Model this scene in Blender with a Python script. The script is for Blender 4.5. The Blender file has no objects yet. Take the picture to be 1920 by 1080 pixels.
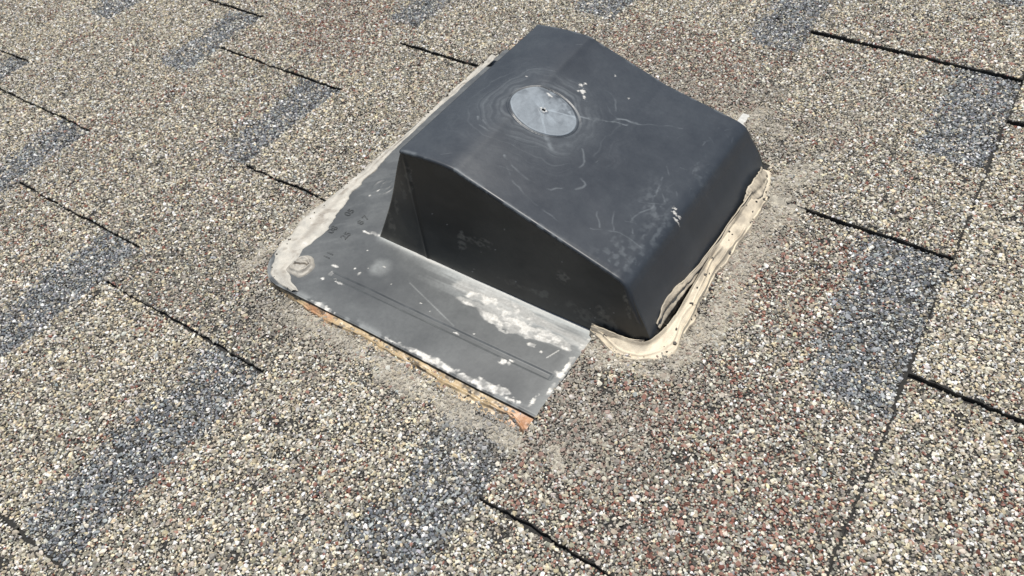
import bpy, math, random
import numpy as np
from mathutils import Matrix, Vector

# ------------------------------------------------------------------ camera, sky, sun, exposure
# Roof frame: +u runs up the slope, +v along the courses, +n out of the roof (millimetres).
PITCH = math.radians(14)
ROOF = Matrix.Translation((0, 0, 3.0)) @ Matrix.Rotation(-PITCH, 4, 'Y')
sc = bpy.context.scene
cam_d = bpy.data.cameras.new('camera'); cam = bpy.data.objects.new('camera', cam_d)
sc.collection.objects.link(cam); sc.camera = cam
CR = [[0.8315665217124891, 0.5458749340536789, -0.10255572309181038],
      [0.3486604103649337, -0.6567601670095968, -0.6686568636256434],
      [-0.43235753516175524, 0.5202755418058953, -0.7364647461945708]]
CP = (0.13103845, -0.16218235, 0.3219567)
cm = Matrix.Identity(4)
for i in range(3):
    cm[i][0] = CR[0][i]; cm[i][1] = -CR[1][i]; cm[i][2] = -CR[2][i]; cm[i][3] = CP[i]
cam.matrix_world = ROOF @ cm
cam_d.sensor_width = 36; cam_d.lens = 1451.46 / 1920 * 36
cam_d.clip_start = 0.01; cam_d.clip_end = 2000
cam_d.dof.use_dof = True; cam_d.dof.focus_distance = 0.40; cam_d.dof.aperture_fstop = 30

# direction to the sun in the roof frame: almost square-on to the slope
sun_dir = Vector((math.tan(math.radians(-4)), math.tan(math.radians(9)), 1)).normalized()
sun_w = (ROOF.to_3x3() @ sun_dir).normalized()
sun_d = bpy.data.lights.new('sun', 'SUN'); sun = bpy.data.objects.new('sun', sun_d)
sc.collection.objects.link(sun)
sun_d.energy = 5.0; sun_d.angle = math.radians(0.53); sun_d.color = (1.0, 0.955, 0.88)
sun.rotation_euler = sun_w.to_track_quat('Z', 'Y').to_euler(); sun.location = (0, 0, 8)
w = bpy.data.worlds.new('World'); sc.world = w; w.use_nodes = True
nt = w.node_tree; bg = nt.nodes['Background']
sky = nt.nodes.new('ShaderNodeTexSky'); sky.sky_type = 'NISHITA'; sky.sun_disc = False
sky.sun_elevation = math.asin(sun_w.z); sky.sun_rotation = math.atan2(sun_w.x, sun_w.y)
nt.links.new(sky.outputs[0], bg.inputs[0]); bg.inputs[1].default_value = 0.07
sc.view_settings.view_transform = 'Standard'; sc.view_settings.look = 'None'
sc.view_settings.exposure = 0.08; sc.view_settings.gamma = 1.0; sc.view_settings.use_curve_mapping = False

# ------------------------------------------------------------------ helpers
rng = np.random.default_rng(7); random.seed(7)
MM = 0.001
def hash2(ix, iy, seed):
    h = (ix.astype(np.int64) * 374761393 + iy.astype(np.int64) * 668265263 + seed * 974634541) & 0xffffffff
    h = ((h ^ (h >> 13)) * 1274126177) & 0xffffffff
    h = (h ^ (h >> 16)) & 0xffffffff
    return h / 4294967295.0
def vnoise(x, y, seed=0):
    x = np.asarray(x, float); y = np.asarray(y, float)
    ix = np.floor(x); iy = np.floor(y); fx = x - ix; fy = y - iy
    fx = fx * fx * fx * (fx * (fx * 6 - 15) + 10); fy = fy * fy * fy * (fy * (fy * 6 - 15) + 10)
    a = hash2(ix, iy, seed); b = hash2(ix + 1, iy, seed); c = hash2(ix, iy + 1, seed); d = hash2(ix + 1, iy + 1, seed)
    return (a * (1 - fx) + b * fx) * (1 - fy) + (c * (1 - fx) + d * fx) * fy
def fbm(x, y, seed=0, oct=4):
    s = 0; a = 0.5; t = 0
    for o in range(oct):
        s = s + a * vnoise(x * 2 ** o + 17.3 * o, y * 2 ** o - 9.1 * o, seed + o); t += a; a *= 0.5
    return s / t
def sstep(a, b, x):
    t = np.clip((np.asarray(x, float) - a) / (b - a), 0, 1); return t * t * (3 - 2 * t)
def segd(u, v, a, b):
    a = np.array(a, float); b = np.array(b, float); d = b - a; L = d @ d
    t = np.clip(((u - a[0]) * d[0] + (v - a[1]) * d[1]) / L, 0, 1)
    return np.hypot(u - a[0] - t * d[0], v - a[1] - t * d[1]), t
def polyd(u, v, pts):
    return np.min([segd(u, v, pts[i], pts[i + 1])[0] for i in range(len(pts) - 1)], axis=0)
def blob(u, v, c, r, seed, rough=0.45):
    d = np.hypot((u - c[0]) / r[0], (v - c[1]) / r[1])
    sc_ = 0.55 * min(r) + 0.22 * max(r); n = fbm((u + 300) / sc_, (v + 300) / sc_, seed, 4) - 0.5
    return sstep(1.0, 0.58, d + n * 3.2 * rough)
def interp(x, xs, ys):  # smooth 1-D curve through points
    xs = np.array(xs, float); ys = np.array(ys, float); x = np.asarray(x, float)
    m = np.gradient(ys, xs)
    i = np.clip(np.searchsorted(xs, x) - 1, 0, len(xs) - 2); h = xs[i + 1] - xs[i]; t = np.clip((x - xs[i]) / h, 0, 1)
    return ((2 * t**3 - 3 * t**2 + 1) * ys[i] + (t**3 - 2 * t**2 + t) * h * m[i] + (-2 * t**3 + 3 * t**2) * ys[i + 1] + (t**3 - t**2) * h * m[i + 1])

def link(o, parent=None):
    sc.collection.objects.link(o)
    if parent is not None: o.parent = parent
    return o
def place(o, base):   # top-level thing: stands at its base on the roof
    o.matrix_world = ROOF @ Matrix.Translation(Vector(base) * MM); return o
def tag(o, label=None, cat=None, group=None, kind=None):
    if label: o['label'] = label
    if cat: o['category'] = cat
    if group: o['group'] = group
    if kind: o['kind'] = kind
    return o
def mesh_obj(name, verts, faces, mat, parent=None, smooth=True, base=(0, 0, 0), attrs=None):
    me = bpy.data.meshes.new(name)
    V = (np.asarray(verts, float) - np.array(base, float)) * MM
    me.from_pydata(V.tolist() if len(V) < 2000 else V, [], faces)
    me.update()
    if smooth: me.shade_smooth()
    for k, a in (attrs or {}).items():
        a = np.asarray(a, np.float32)
        if a.ndim == 1:
            me.attributes.new(k, 'FLOAT', 'POINT').data.foreach_set('value', a)
        else:
            me.attributes.new(k, 'FLOAT_VECTOR', 'POINT').data.foreach_set('vector', a.ravel())
    if mat: me.materials.append(mat)
    return link(bpy.data.objects.new(name, me), parent)
def grid_faces(n, m):  # n rows (first index) by m columns
    i = np.arange(n - 1)[:, None] * m + np.arange(m - 1)[None, :]
    return np.stack([i, i + m, i + m + 1, i + 1], -1).reshape(-1, 4)

# ------------------------------------------------------------------ materials
class NB:
    def __init__(s, name):
        s.m = bpy.data.materials.new(name); s.m.use_nodes = True; s.t = s.m.node_tree
        s.bsdf = s.t.nodes['Principled BSDF']; s.n = s.t.nodes
    def node(s, typ, **kw):
        n = s.n.new(typ)
        for k, v in kw.items(): setattr(n, k, v)
        return n
    def l(s, a, b): s.t.links.new(a, b)
    def attr(s, name, typ='GEOMETRY', out='Fac'):
        return s.node('ShaderNodeAttribute', attribute_name=name, attribute_type=typ).outputs[out]
    def coord(s): return s.node('ShaderNodeTexCoord').outputs['Object']
    def noise(s, scale, detail=4, rough=0.6, vec=None):
        n = s.node('ShaderNodeTexNoise'); n.inputs['Scale'].default_value = scale
        n.inputs['Detail'].default_value = detail; n.inputs['Roughness'].default_value = rough
        s.l(vec or s.coord(), n.inputs['Vector']); return n.outputs['Fac']
    def ramp(s, fac, stops):
        r = s.node('ShaderNodeValToRGB'); e = r.color_ramp.elements
        while len(e) < len(stops): e.new(0.5)
        for el, (p, c) in zip(e, stops): el.position = p; el.color = (*c, 1) if len(c) == 3 else c
        s.l(fac, r.inputs['Fac']); return r.outputs['Color']
    def mix(s, fac, a, b):
        m = s.node('ShaderNodeMix', data_type='RGBA')
        if isinstance(fac, (int, float)): m.inputs[0].default_value = fac
        else: s.l(fac, m.inputs[0])
        for i, x in ((6, a), (7, b)):
            if isinstance(x, tuple): m.inputs[i].default_value = (*x, 1)
            else: s.l(x, m.inputs[i])
        return m.outputs[2]
    def math(s, op, a, b=None, clamp=False):
        m = s.node('ShaderNodeMath', operation=op, use_clamp=clamp)
        for i, x in ((0, a), (1, b)):
            if x is None: continue
            if isinstance(x, (int, float)): m.inputs[i].default_value = x
            else: s.l(x, m.inputs[i])
        return m.outputs[0]
    def color(s, c):
        if isinstance(c, tuple): s.bsdf.inputs['Base Color'].default_value = (*c, 1)
        else: s.l(c, s.bsdf.inputs['Base Color'])
        return s
    def rough(s, r):
        if isinstance(r, (int, float)): s.bsdf.inputs['Roughness'].default_value = r
        else: s.l(r, s.bsdf.inputs['Roughness'])
        return s
    def bump(s, h, strength=0.3, dist=0.0005):
        b = s.node('ShaderNodeBump'); b.inputs['Strength'].default_value = strength; b.inputs['Distance'].default_value = dist
        s.l(h, b.inputs['Height']); s.l(b.outputs[0], s.bsdf.inputs['Normal']); return s
    def spec(s, v): s.bsdf.inputs['Specular IOR Level'].default_value = v; return s

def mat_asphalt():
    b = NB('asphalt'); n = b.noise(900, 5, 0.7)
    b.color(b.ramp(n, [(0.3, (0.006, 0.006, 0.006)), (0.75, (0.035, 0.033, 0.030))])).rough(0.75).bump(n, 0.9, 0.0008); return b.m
def mat_granule():
    b = NB('mineral_granule'); c = b.attr('col', 'INSTANCER', 'Color')
    n = b.noise(2.2, 3, 0.6)
    sh = b.ramp(n, [(0.25, (0.62, 0.62, 0.62)), (0.7, (1.0, 1.0, 1.0))])
    m = b.node('ShaderNodeMix', data_type='RGBA', blend_type='MULTIPLY'); m.inputs[0].default_value = 1.0
    b.l(c, m.inputs[6]); b.l(sh, m.inputs[7])
    b.color(m.outputs[2]).rough(0.9).spec(0.18); return b.m
def mat_plastic(name, base, dustc):
    # weathered plastic: 'dust' = chalky film, 'paint' = stuck white residue
    b = NB(name); co = b.coord()
    n1 = b.noise(28, 6, 0.65, co); n2 = b.noise(420, 4, 0.7, co); n3 = b.noise(2600, 2, 0.5, co)
    basev = b.mix(b.ramp(n1, [(0.3, (0, 0, 0)), (0.72, (1, 1, 1))]), base, tuple(x * 1.22 for x in base))
    dn = b.math('MULTIPLY', b.attr('dust'), b.math('ADD', 0.55, b.math('MULTIPLY', n2, 0.9)), True)
    c = b.mix(dn, basev, dustc)
    sp = b.ramp(n3, [(0.70, (0, 0, 0)), (0.78, (1, 1, 1))])
    c = b.mix(b.math('MULTIPLY', sp, 0.12), c, (0.35, 0.36, 0.36))
    pt = b.attr('paint')
    pn = b.ramp(b.noise(700, 4, 0.65, co), [(0.3, (0.44, 0.43, 0.40)), (0.7, (0.72, 0.71, 0.68))])
    c = b.mix(pt, c, pn)
    b.color(c)
    r = b.math('ADD', b.math('MULTIPLY', n1, 0.20), 0.27)
    r = b.math('ADD', r, b.math('MULTIPLY', dn, 0.35)); r = b.math('ADD', r, b.math('MULTIPLY', pt, 0.3), True)
    b.rough(r)
    h = b.math('ADD', b.math('MULTIPLY', n2, 0.25), b.math('MULTIPLY', pt, 1.6)); h = b.math('ADD', h, b.math('MULTIPLY', b.noise(60, 3, 0.5, co), 0.8))
    b.bump(h, 0.35, 0.0004); return b.m
def mat_caulk(name, stops, scale=90, bump=0.5, rough=0.55):
    b = NB(name); n = b.noise(scale, 6, 0.7); g = b.noise(1500, 3, 0.6)
    c = b.ramp(n, stops); d = b.attr('dirt')
    c = b.mix(d, c, (0.20, 0.175, 0.145))
    sp = b.ramp(g, [(0.66, (0, 0, 0)), (0.74, (1, 1, 1))])
    c = b.mix(b.math('MULTIPLY', sp, 0.35), c, (0.16, 0.14, 0.12))
    b.color(c).rough(rough).bump(b.math('ADD', n, b.math('MULTIPLY', g, 0.4)), bump, 0.0007); return b.m

M_ASPH = mat_asphalt(); M_GRAN = mat_granule()
M_TOP = mat_plastic('weathered_hood_plastic', (0.0175, 0.0215, 0.0285), (0.18, 0.205, 0.225))
M_WALL = mat_plastic('dark_wall_plastic', (0.018, 0.0195, 0.0195), (0.20, 0.19, 0.16))
M_FLANGE = mat_plastic('weathered_flange_plastic', (0.031, 0.0345, 0.038), (0.34, 0.36, 0.36))
M_CREAM = mat_caulk('cream_sealant', [(0.25, (0.47, 0.40, 0.30)), (0.48, (0.62, 0.545, 0.42)), (0.8, (0.72, 0.645, 0.50))], 75, 0.5)
M_SMEAR = mat_caulk('grey_sealant', [(0.3, (0.29, 0.28, 0.255)), (0.47, (0.40, 0.385, 0.345)), (0.6, (0.48, 0.455, 0.40)), (0.75, (0.58, 0.58, 0.57))], 120)
M_RESID = mat_caulk('sealant_film', [(0.3, (0.23, 0.215, 0.185)), (0.55, (0.39, 0.365, 0.305)), (0.8, (0.52, 0.485, 0.41))], 260, 0.7, 0.7)
def mat_resin():
    b = NB('amber_adhesive'); co = b.coord(); n = b.noise(70, 5, 0.65, co)
    c1 = b.ramp(n, [(0.3, (0.26, 0.19, 0.11)), (0.55, (0.46, 0.35, 0.205)), (0.8, (0.54, 0.46, 0.32))])
    c2 = b.ramp(b.noise(110, 5, 0.7, co), [(0.3, (0.27, 0.13, 0.065)), (0.6, (0.48, 0.27, 0.15)), (0.85, (0.56, 0.38, 0.25))])
    c = b.mix(b.attr('rust'), c1, c2); c = b.mix(b.attr('dirt'), c, (0.05, 0.04, 0.03))
    b.color(c).rough(0.42).bump(n, 0.5, 0.0008); return b.m
M_RESIN = mat_resin()

# ------------------------------------------------------------------ the roof: courses of laminated shingles
S = 143.0; # course exposure
def TH(k): return 2.0 if k <= -2 else 2.5   # tab thickness
TEETH = {  # course -> list of raised tabs (v_low, v_high, colour mood)
    -6: [(-60, 40, 'tan'), (130, 240, 'red'), (330, 420, 'tan')],
    -5: [(-120, -20, 'tan'), (90, 170, 'tan'), (270, 380, 'mix'), (-260, -180, 'tan')],
    -4: [(-130, -32, 'mix'), (50, 139, 'tan'), (235, 330, 'mix'), (420, 500, 'tan')],
    -3: [(-250, -122, 'mix'), (-17, 75, 'mix'), (177, 275, 'redtan'), (370, 470, 'tan')],
    -2: [(-280, -175, 'tan'), (-48, 22, 'grey'), (73, 165, 'tan'), (246, 349, 'mix'), (450, 540, 'tan')],
    -1: [(-210, -97, 'mix'), (250, 358, 'red'), (470, 560, 'tan')],
    0: [(-260, -150, 'tan'), (-50, 79, 'red'), (199, 280, 'mix'), (386, 480, 'tan')],
    1: [(-190, -90, 'tan'), (-58, 22, 'tan'), (107, 230, 'cream'), (330, 430, 'mix')],
    2: [(-120, -10, 'tan'), (60, 160, 'mix'), (230, 330, 'tan')],
}
BASEMOOD = {-6: 'tan', -5: 'tan', -4: 'tan', -3: 'mix', -2: 'tan', -1: 'mix', 0: 'mix', 1: 'redtan', 2: 'tan'}
VMIN, VMAX = -330.0, 640.0
def wav(v, k, a=0.9):   # the cut edges are never quite straight
    return a * (2 * fbm(v / 23.0 + 31 * k, v * 0 + 5.5, 40 + k, 3) - 1) * 1.6 + 0.35 * (2 * vnoise(v / 2.2, v * 0 + 1.5, 70 + k) - 1)
def zb(k, u): return -4.0 * (u - k * S) / S
def tab_at(k, v):
    for a, b, m in TEETH[k]:
        if a <= v <= b: return True
    return False
def surf(u, v):  # height of the exposed shingle surface
    k = int(np.clip(math.floor(u / S), -6, 2)); return zb(k, u) + (TH(k) if tab_at(k, v) else 0.0)
roof = bpy.data.meshes.new('roof')
def prism(name, outline, zf, th, parent, mat=M_ASPH):
    n = len(outline); o = np.array(outline, float)
    zt = zf(o[:, 0]); V = np.vstack([np.c_[o, zt], np.c_[o, zt - th]])
    F = [list(range(n)), list(range(2 * n - 1, n - 1, -1))] + [[i, n + i, n + (i + 1) % n, (i + 1) % n][::-1] for i in range(n)]
    F = [list(f) for f in F]; F[0] = list(range(n)); return mesh_obj(name, V, F, mat, parent, smooth=False)
# deck sheet below everything
def deck_z(u): return -11.0 + 0 * u
gu = np.linspace(-2600, 2200, 25); gv = np.linspace(-2400, 2600, 25)
GU, GV = np.meshgrid(gu, gv, indexing='ij')
b = NB('far_shingle'); n1 = b.noise(700, 3, 0.7); n2 = b.noise(6, 3, 0.5)
b.color(b.mix(b.math('MULTIPLY', n2, 0.4), b.ramp(n1, [(0.32, (0.05, 0.048, 0.045)), (0.5, (0.24, 0.21, 0.17)), (0.68, (0.50, 0.44, 0.34))]), (0.22, 0.17, 0.14))).rough(0.85).bump(n1, 0.8, 0.001)
roof = mesh_obj('roof', np.stack([GU, GV, deck_z(GU)], -1).reshape(-1, 3), grid_faces(25, 25).tolist(), b.m)
roof.matrix_world = ROOF
tag(roof, 'sloping roof of mottled tan and grey laminated asphalt shingles', 'roof', kind='structure')

PAL = {'cream': (.70, .61, .43), 'pale': (.71, .665, .56), 'white': (.84, .83, .79), 'tan': (.42, .375, .295), 'grey': (.325, .308, .27),
       'dgrey': (.13, .125, .115), 'red': (.25, .112, .086), 'brick': (.37, .215, .175), 'blue': (.175, .19, .21), 'lblue': (.37, .39, .405), 'black': (.03, .029, .028)}
NAMES = list(PAL); PALA = np.array([PAL[n] for n in NAMES])
def mixw(**kw): a = np.array([kw.get(n, 0) for n in NAMES], float); return a / a.sum()
MOOD = {'tan': mixw(cream=14, pale=24, white=12, tan=22, grey=22, dgrey=7, red=1, brick=1, lblue=1),
        'cream': mixw(cream=16, pale=27, white=16, tan=18, grey=16, dgrey=5, red=1, brick=1, lblue=4),
        'mix': mixw(cream=9, pale=20, white=11, tan=20, grey=28, dgrey=9, red=2.6, brick=2.4, lblue=3),
        'red': mixw(cream=5, pale=16, white=10, tan=18, grey=25, dgrey=8, red=10, brick=11, lblue=1),
        'redtan': mixw(cream=10, pale=20, white=11, tan=21, grey=23, dgrey=8, red=4.5, brick=5, lblue=2),
        'grey': mixw(cream=6, pale=13, white=7, tan=17, grey=36, dgrey=16, red=2, brick=1, lblue=4),
        'blue': mixw(blue=34, lblue=32, dgrey=10, white=8, grey=13, pale=4, black=3)}

# sealant films on the granules: (segment a, b, half width, seed)
FILMS = [((-168, -9), (-4, -16), 8, 1), ((50, 88), (43, 150), 11, 2), ((45, 150), (47, 196), 12, 3), ((40, 214), (56, 232), 9, 4),
         ((4, 47), (40, 50), 7, 5), ((17, -14), (24, -20), 3.4, 6), ((-22, 262), (6, 272), 7, 7), ((-212, 5), (-212, 70), 6, 8),
         ((-206, 120), (-204, 240), 5, 10), ((44, 62), (50, 84), 7, 11), ((8, 262), (26, 262), 6, 12)]
def film(u, v):
    f = np.zeros_like(u)
    for i, (a, b2, wd, sd) in enumerate(FILMS):
        d, t = segd(u, v, a, b2)
        n = fbm((u + 900) / 8, (v + 900) / 8, 300 + sd, 5)
        f = np.maximum(f, sstep(1.25, 0.35, d / wd + (n - 0.5) * 2.3))
    return f
def in_frame(u, v, mx=0.16):
    X = np.stack([u * MM - CP[0], v * MM - CP[1], np.zeros_like(u) - CP[2]], -1) @ np.array(CR).T
    x = X[:, 0] / X[:, 2] * 1451.46 / 960; y = X[:, 1] / X[:, 2] * 1451.46 / 540
    return (X[:, 2] > 0) & (np.abs(x) < 1 + mx) & (np.abs(y) < 1 + 1.4 * mx)
def covered(u, v):   # under the vent or the deep part of the bead: no loose granules to see
    a = (u > -200) & (u < 0.0) & (v > 0) & (v < np.where(u > -5, 262, 252))
    c = (u > -10) & (u < 30) & (v > 58) & (v < 226)
    corner = (u < -178) & (v < 22) & (np.hypot(u + 178, v - 22) > 22.5)
    return (a & ~corner) | c

def granule_tree():
    t = bpy.data.node_groups.new('granule_scatter', 'GeometryNodeTree')
    t.interface.new_socket('Geometry', in_out='INPUT', socket_type='NodeSocketGeometry')
    t.interface.new_socket('Geometry', in_out='OUTPUT', socket_type='NodeSocketGeometry')
    gi = t.nodes.new('NodeGroupInput'); go = t.nodes.new('NodeGroupOutput')
    jn = t.nodes.new('GeometryNodeJoinGeometry')
    for i in range(7):
        ico = t.nodes.new('GeometryNodeMeshIcoSphere'); ico.inputs['Radius'].default_value = 0.5; ico.inputs['Subdivisions'].default_value = 1
        rv = t.nodes.new('FunctionNodeRandomValue'); rv.data_type = 'FLOAT_VECTOR'
        rv.inputs[0].default_value = (-.17, -.17, -.17); rv.inputs[1].default_value = (.17, .17, .17)
        for s_ in rv.inputs:
            if s_.name == 'Seed': s_.default_value = 11 * i + 3
        sp = t.nodes.new('GeometryNodeSetPosition'); sm = t.nodes.new('GeometryNodeSetMaterial'); sm.inputs['Material'].default_value = M_GRAN
        g2 = t.nodes.new('GeometryNodeGeometryToInstance')
        t.links.new(ico.outputs['Mesh'], sp.inputs['Geometry']); t.links.new(rv.outputs[0], sp.inputs['Offset'])
        t.links.new(sp.outputs[0], sm.inputs[0]); t.links.new(sm.outputs[0], g2.inputs[0]); t.links.new(g2.outputs[0], jn.inputs[0])
    ip = t.nodes.new('GeometryNodeInstanceOnPoints'); ip.inputs['Pick Instance'].default_value = True
    ri = t.nodes.new('FunctionNodeRandomValue'); ri.data_type = 'INT'
    ins = [s_ for s_ in ri.inputs if s_.enabled]
    for s_ in ins:
        if s_.name == 'Min': s_.default_value = 0
        if s_.name == 'Max': s_.default_value = 6
    iout = [s_ for s_ in ri.outputs if s_.enabled][0]
    def named(n):
        a = t.nodes.new('GeometryNodeInputNamedAttribute'); a.data_type = 'FLOAT_VECTOR'; a.inputs['Name'].default_value = n
        return [s_ for s_ in a.outputs if s_.enabled and s_.name == 'Attribute'][0]
    e2r = t.nodes.new('FunctionNodeEulerToRotation')
    t.links.new(named('rot'), e2r.inputs[0]); t.links.new(e2r.outputs[0], ip.inputs['Rotation']); t.links.new(named('scl'), ip.inputs['Scale'])
    t.links.new(gi.outputs[0], ip.inputs['Points']); t.links.new(jn.outputs[0], ip.inputs['Instance']); t.links.new(iout, ip.inputs['Instance Index'])
    t.links.new(ip.outputs[0], go.inputs[0]); return t
GT = granule_tree()
def granules(name, P, col, size, parent, tilt=0.42, flat=(0.42, 0.75), base=(0, 0, 0)):
    n = len(P)
    rot = np.c_[rng.normal(0, tilt, n), rng.normal(0, tilt, n), rng.uniform(0, 6.283, n)]
    scl = np.c_[size * rng.uniform(0.85, 1.25, n), size * rng.uniform(0.7, 1.0, n), size * rng.uniform(*flat, n)] * MM
    o = mesh_obj(name, P, [], M_GRAN, parent, smooth=False, base=base, attrs={'rot': rot, 'scl': scl, 'col': col})
    m = o.modifiers.new('scatter', 'NODES'); m.node_group = GT; tag(o, kind='stuff'); return o
def hexpts(u0, u1, v0, v1, sp):
    nu = int((u1 - u0) / (sp * 0.866)) + 2; nv = int((v1 - v0) / sp) + 2
    i, j = np.meshgrid(np.arange(nu), np.arange(nv), indexing='ij')
    u = u0 + i * sp * 0.866; v = v0 + (j + 0.5 * (i % 2)) * sp
    u = u.ravel() + rng.normal(0, 0.33 * sp, u.size); v = v.ravel() + rng.normal(0, 0.33 * sp, v.size)
    k = (u > u0) & (u < u1) & (v > v0) & (v < v1); return u[k], v[k]
def colours(u, v, k, mood, under):
    n = len(u); wts = np.repeat(MOOD[mood][None], n, 0)
    m2 = {'tan': 'mix', 'mix': 'tan', 'red': 'mix', 'redtan': 'tan', 'cream': 'tan', 'grey': 'mix'}[mood]
    f = sstep(0.38, 0.66, fbm(u / 45 + 50, v / 45 + 50, 500 + k, 3))[:, None]
    wts = wts * (1 - 0.7 * f) + MOOD[m2][None] * 0.7 * f
    fr = sstep(0.62, 0.76, fbm(u / 38 - 20, v / 38 + 90, 540, 3))[:, None]
    fr = 0.45 * sstep(0.1, 0.3, fr)
    for cz, rz in (((75, 5), (75, 70)), ((-95, 325), (60, 45)), ((90, 150), (70, 60)), ((60, -110), (60, 60)), ((-350, 250), (60, 60))):   # red-brown blend drops
        fr = np.maximum(fr, blob(u, v, cz, rz, 555, 0.35)[:, None] * 0.95)
    wts = wts * (1 - fr) + MOOD['red'][None] * fr
    if under:   # shadow band of blue-black mineral printed on the lower ply below the next course
        edge = (k + 1) * S - u
        nb = fbm(u / 14 + 7, v / 14 - 3, 600 + k, 3) - 0.5
        f = sstep(48, 34, edge + nb * 20)[:, None] * 0.84 * (0.8 + 0.5 * sstep(0.3, 0.6, fbm(u / 9 + 3, v / 9, 640 + k, 2)))[:, None].clip(0, 1.15)
        f = np.clip(f, 0, 0.93)
        wts = wts * (1 - f) + MOOD['blue'][None] * f
    cs = np.cumsum(wts, 1); r = rng.random(n)[:, None]; idx = np.minimum((r > cs).sum(1), len(NAMES) - 1)
    c = PALA[idx] * rng.uniform(0.55, 1.24, (n, 1)) * rng.normal(1, 0.022, (n, 3))
    # tracked sealant dust greys the grains round the vent
    d = np.exp(-np.maximum(0, np.maximum(np.maximum(-205 - u, u - 48), np.maximum(-14 - v, v - 300))) / 16.0)
    d = d * sstep(0.25, 0.6, fbm(u / 20, v / 20, 620, 3)) * 0.55
    c = c * (1 - d[:, None]) + np.array([.33, .305, .265]) * d[:, None]
    return np.clip(c, 0.015, 0.9)
def scatter(u, v, k, mood, under, parent, extra):
    keep = in_frame(u, v) & ~covered(u, v); u, v = u[keep], v[keep]
    if len(u) == 0: return
    # bare spots and worn places
    bare = sstep(0.70, 0.80, fbm(u / 10 + 3, v / 10 + 8, 700 + k, 3)); keep = rng.random(len(u)) > bare * 0.45
    u, v = u[keep], v[keep]
    size = np.clip(rng.lognormal(math.log(1.22), 0.32, len(u)), 0.6, 2.7)
    z = zb(k, u) + extra + size * 0.14 + rng.uniform(-0.1, 0.35, len(u))
    c = colours(u, v, k, mood, under); f = film(u, v)
    f2 = (f * rng.uniform(0.0, 1.0, len(u)) ** 1.5)[:, None] * 0.8
    c = c * (1 - f2) + np.array([.40, .37, .31]) * f2
    z = z - f * 0.08
    granules('granules', np.c_[u, v, z], c, size, parent)
def edge_line(k, v): return k * S + wav(v, k)
SP = 1.03
for k in range(-6, 3):
    vs = np.arange(VMIN, VMAX + 1, 4.0)
    left = np.c_[edge_line(k, vs), vs]
    if k == 0:
        a = left[vs < 57]; c2 = left[vs > 228]
        notch = np.array([(0, 58.5), (20, 58.5), (27, 61), (31, 68), (31, 216), (27, 223), (20, 227), (0, 227)], float)
        left = np.vstack([a, notch, c2])
    out = np.vstack([[( (k + 1) * S + 30, VMIN)], [((k + 1) * S + 30, VMAX)], left[::-1]])
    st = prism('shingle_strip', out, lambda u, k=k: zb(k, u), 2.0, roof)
    u, v = hexpts(k * S - 2, (k + 1) * S + 2, VMIN, VMAX, SP)
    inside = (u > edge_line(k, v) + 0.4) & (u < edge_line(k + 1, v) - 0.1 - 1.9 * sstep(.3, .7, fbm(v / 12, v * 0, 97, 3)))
    for a, b2, m in TEETH[k]: inside &= ~((v > a - (0.2 if k > -2 else -0.1) - 1.6 * fbm(u / 14, u * 0 + a, 95, 3)) & (v < b2 + (0.3 + 1.6 * fbm(u / 9, u * 0, 98, 3) if (k, b2) == (-2, -175) else 0)))
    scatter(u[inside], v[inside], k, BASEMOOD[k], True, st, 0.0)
    for ti, (a, b2, mood) in enumerate(TEETH[k]):
        us = np.arange(k * S, (k + 1) * S + 12, 3.0); vv = np.arange(a + 2, b2 - 1, 4.0)
        e1 = np.c_[us, a + 1.5 * (2 * fbm(us / 26, us * 0 + a, 91, 3) - 1) + 0.6 * (2 * vnoise(us / 2.0, us * 0, 92 + ti) - 1)]
        e2 = np.c_[us, b2 + 1.2 * (2 * fbm(us / 26, us * 0 + b2, 93, 3) - 1) + 0.4 * (2 * vnoise(us / 2.0, us * 0, 94 + ti) - 1)]
        lf = np.c_[edge_line(k, vv), vv]
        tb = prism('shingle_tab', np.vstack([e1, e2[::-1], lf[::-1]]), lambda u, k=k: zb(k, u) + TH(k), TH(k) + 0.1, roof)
        if k == 0 and a < 79 < b2 + 1:   # trimmed back where the hood comes through
            pass
        u, v = hexpts(k * S - 2, (k + 1) * S + 2, a - 1, b2 + 1, SP)
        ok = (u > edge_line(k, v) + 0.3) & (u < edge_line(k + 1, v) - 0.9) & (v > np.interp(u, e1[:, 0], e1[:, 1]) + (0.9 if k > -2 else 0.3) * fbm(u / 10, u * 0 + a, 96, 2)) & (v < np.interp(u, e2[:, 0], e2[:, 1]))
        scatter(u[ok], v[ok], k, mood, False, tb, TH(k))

# ------------------------------------------------------------------ the vent
VB = (-75.0, 142.0, 2.0)
vent = link(bpy.data.objects.new('roof_vent', None)); vent.empty_display_size = 0.05; place(vent, VB)
tag(vent, 'weathered charcoal plastic roof vent with sloping hood and flat flange on the shingles', 'roof vent')
def FZ(u): return -0.3 - 4.0 * u / 143.0
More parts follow.
